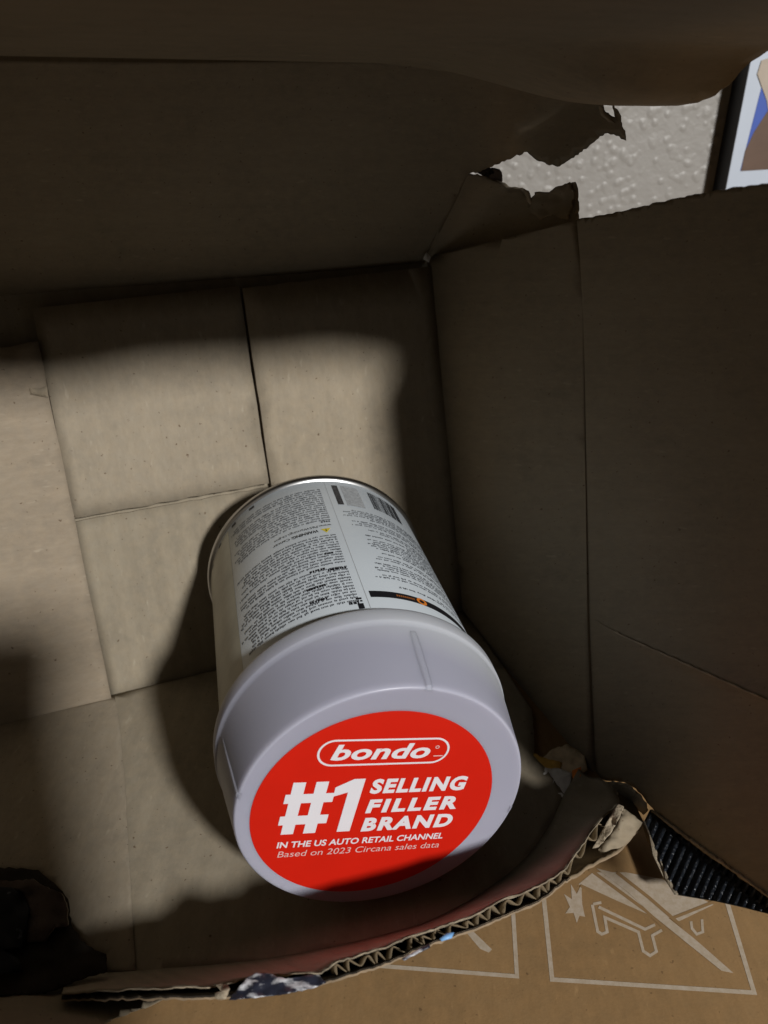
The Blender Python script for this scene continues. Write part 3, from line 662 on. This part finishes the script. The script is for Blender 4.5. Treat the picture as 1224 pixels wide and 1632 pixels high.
# sticker on the lid
SC = (-3.04, -1.05); SR = 43.3
def lidp(x, y, d): return CPOS+CRT*x+CUP*y-CAX*d
V = [lidp(SC[0], SC[1], -.30)]; n = 160
V += [lidp(SC[0]+SR*math.cos(2*math.pi*j/n), SC[1]+SR*math.sin(2*math.pi*j/n), -.30) for j in range(n)]
V += [lidp(SC[0]+SR*math.cos(2*math.pi*j/n), SC[1]+SR*math.sin(2*math.pi*j/n), -.52) for j in range(n)]
F = [[0, 1+(j+1) % n, 1+j] for j in range(n)]+[[1+j, 1+(j+1) % n, 1+n+(j+1) % n, 1+n+j] for j in range(n)]
sticker = mesh('sticker', V, F, M_red, can, label='round red sticker with white lettering')
TA = math.radians(-11.0)
def st(x, y, org, d=-.18): return lidp(org[0]+x*math.cos(TA)-y*math.sin(TA), org[1]+x*math.sin(TA)+y*math.cos(TA), d)
def sticker_text(name, s, org, width, height, mat=M_white_ink, offset=0.0, shear=0.0, spacing=1.0, d=-.18):
    V, F = text2d(s, 1.0, offset, shear, spacing)
    x0 = min(v[0] for v in V); x1 = max(v[0] for v in V); ys = [v[1] for v in V]; y0 = min(ys) if not any(c in s for c in 'gjpqyQ,') else 0; y1 = max(ys)
    return mesh(name, [st((v[0]-x0)/(x1-x0)*width, (v[1]-max(y0, 0 if y0 > -.08 else y0))/(y1-y0)*height, org, d) for v in V], F, mat, sticker)
sticker_text('brand_lettering', 'bondo', (-18.0, 25.2), 34.6, 6.9, offset=.030, shear=.22, spacing=1.04)
V = []; F = []
pw, ph, sw = 46.2, 11.6, .75; m_ = 20
def pill(r, hw):
    out = []
    for j in range(m_+1): g = -math.pi/2+math.pi*j/m_; out.append((hw+r*math.cos(g), r*math.sin(g)))
    for j in range(m_+1): g = math.pi/2+math.pi*j/m_; out.append((-hw+r*math.cos(g), r*math.sin(g)))
    return out
po = pill(ph/2, pw/2-ph/2); pi_ = pill(ph/2-sw, pw/2-ph/2); k = len(po); oc = (.55, 24.6)
V = [st(x, y, oc) for x, y in po]+[st(x, y, oc) for x, y in pi_]; F = [[j, (j+1) % k, k+(j+1) % k, k+j] for j in range(k)]
mesh('logo_outline', V, F, M_white_ink, sticker)
# small registered mark and maker's line after the brand
V = []; F = []
for j in range(14):
    g = 2*math.pi*j/14
    for r_ in (.45, .75): V.append(st(r_*math.cos(g), r_*math.sin(g), (19.0, 22.6)))
for j in range(14): k = (j+1) % 14; F.append([2*j, 2*j+1, 2*k+1, 2*k])
mesh('registered_mark', V, F, M_faint_ink, sticker)
V = [st(x, y, (17.6, 18.6)) for x, y in ((0, 0), (3.4, 0), (3.4, .4), (0, .4))]; mesh('maker_line', V, [[0, 1, 2, 3]], M_faint_ink, sticker)
# '#1' drawn as heavy slanted bars
def bar(pts, org, d): return [st(x, y, org, d) for x, y in pts]
HO = (-36.5, -5.7); sh = .05
V = []; F = []
def addq(pts, d):
    b0 = len(V); V.extend(bar([(x+sh*y, y) for x, y in pts], HO, d)); F.append(list(range(b0, b0+len(pts))))
for x in (0.2, 8.0): addq([(x, 0), (x+4.3, 0), (x+4.3, 24.2), (x, 24.2)], -.18)
for y in (4.6, 14.7): addq([(-1.5, y), (15.3, y), (15.3, y+4.2), (-1.5, y+4.2)], -.12)
mesh('hash_sign', V, F, M_white_ink, sticker)
V = []; F = []; HO = (-16.9, -9.6)
addq([(0, 0), (4.7, 0), (4.9, 25), (1.0, 25), (-4.9, 21.4), (-4.8, 17.2), (0, 18.9)], -.18)
mesh('numeral_one', V, F, M_white_ink, sticker)
sticker_text('lettering_selling', 'SELLING', (-4.9, 6.6), 35.4, 6.9, offset=.048, shear=.10, spacing=1.16)
sticker_text('lettering_filler', 'FILLER', (-6.5, -2.6), 34.2, 6.5, offset=.05, shear=.10, spacing=1.25)
sticker_text('lettering_brand', 'BRAND', (-8.3, -11.4), 34.3, 6.7, offset=.05, shear=.10, spacing=1.2)
sticker_text('lettering_channel', 'IN THE US AUTO RETAIL CHANNEL', (-38.1, -12.1), 61.6, 3.05, offset=.022, shear=.05)
sticker_text('lettering_source', 'Based on 2023 Circana sales data', (-38.2, -16.9), 60.4, 3.0, M_faint_ink, offset=-.004, shear=.10)

# ------------------------------------------------------------------ small things
# crumpled scrap seen through the hole in the box's lower right corner
scr = thing('paper_scrap', on_z((888, 1222), -4.4), 'crumpled yellow and white scrap seen through hole in box corner', 'scrap')
def sp_pt(q, z): return on_z(q, z+1.6*hnoise(q[0]/9, q[1]/9, 31))
sheet('tan_piece', rough([(866, 1206), (880, 1194), (905, 1186), (930, 1200), (936, 1226), (916, 1238), (895, 1226)], 1, 5, True, 70), lambda q: sp_pt(q, -1.6), Vector((0, 0, -.5)), M_scrap_t, scr, 6)
sheet('yellow_piece', rough([(840, 1196), (870, 1208), (896, 1216), (890, 1228), (866, 1228), (846, 1210)], 1, 5, True, 71), lambda q: sp_pt(q, -.9), Vector((0, 0, -.5)), M_scrap_y, scr, 6)
sheet('white_piece', rough([(862, 1224), (890, 1224), (912, 1232), (908, 1262), (896, 1286), (880, 1262)], 1, 5, True, 72), lambda q: sp_pt(q, -.4), Vector((0, 0, -.5)), M_scrap_w, scr, 6)
sheet('orange_piece', rough([(912, 1228), (926, 1222), (926, 1246), (914, 1248)], .8, 5, True, 73), lambda q: sp_pt(q, -.2), Vector((0, 0, -.5)), M_orange, scr, 6)
# added white patch for light through a hole in the far top corner
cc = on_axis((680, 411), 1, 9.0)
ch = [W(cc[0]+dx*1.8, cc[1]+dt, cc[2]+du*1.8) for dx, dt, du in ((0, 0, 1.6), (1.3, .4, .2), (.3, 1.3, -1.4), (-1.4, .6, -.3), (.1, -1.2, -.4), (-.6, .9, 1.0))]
light_spot = mesh('painted_light_spot', ch, [[0, 1, 5], [1, 2, 5], [2, 3, 5], [3, 0, 5], [0, 4, 1], [1, 4, 2], [2, 4, 3], [3, 4, 0]], M_scrap_w)
tag(light_spot, 'tiny white patch painted as light through hole in upper far corner of box', 'light_spot')

# the phone that takes the picture: it shades the lower left of the box
FWD = Vector((0, cp, -sp)); DWN = Vector((0, -sp, -cp)); RGT = Vector((1, 0, 0))
PX0, PX1, PY0, PY1 = -22.0, 54.0, 8.0, 160.0
phone = thing('smartphone', EYE+DWN*PY1-FWD*8, 'black smartphone held over the box opening, outside the picture', 'phone')
def rrect(x0, x1, y0, y1, r, n=6):
    out = []
    for cx_, cy_, g0 in ((x1-r, y0+r, -90), (x1-r, y1-r, 0), (x0+r, y1-r, 90), (x0+r, y0+r, 180)):
        for k in range(n+1): g = math.radians(g0+90*k/n); out.append((cx_+r*math.cos(g), cy_+r*math.sin(g)))
    return out
def pp(p, d): return EYE+RGT*p[0]+DWN*p[1]-FWD*d
M_phone = plain('black_phone_body', (0.02, 0.02, 0.022), .35, .5, var=.1)
sheet('phone_body', rrect(PX0, PX1, PY0, PY1, 10), lambda p: pp(p, 4.0), -FWD*8, M_phone, phone, smooth=False)
sheet('phone_screen', rrect(PX0+3, PX1-3, PY0+3, PY1-3, 8), lambda p: pp(p, 12.3), -FWD*.3, M_black, phone, smooth=False)
sheet('camera_bump', rrect(PX1-34, PX1-6, PY0+6, PY0+34, 6), lambda p: pp(p, 2.8), -FWD*1.0, M_phone, phone, smooth=False)
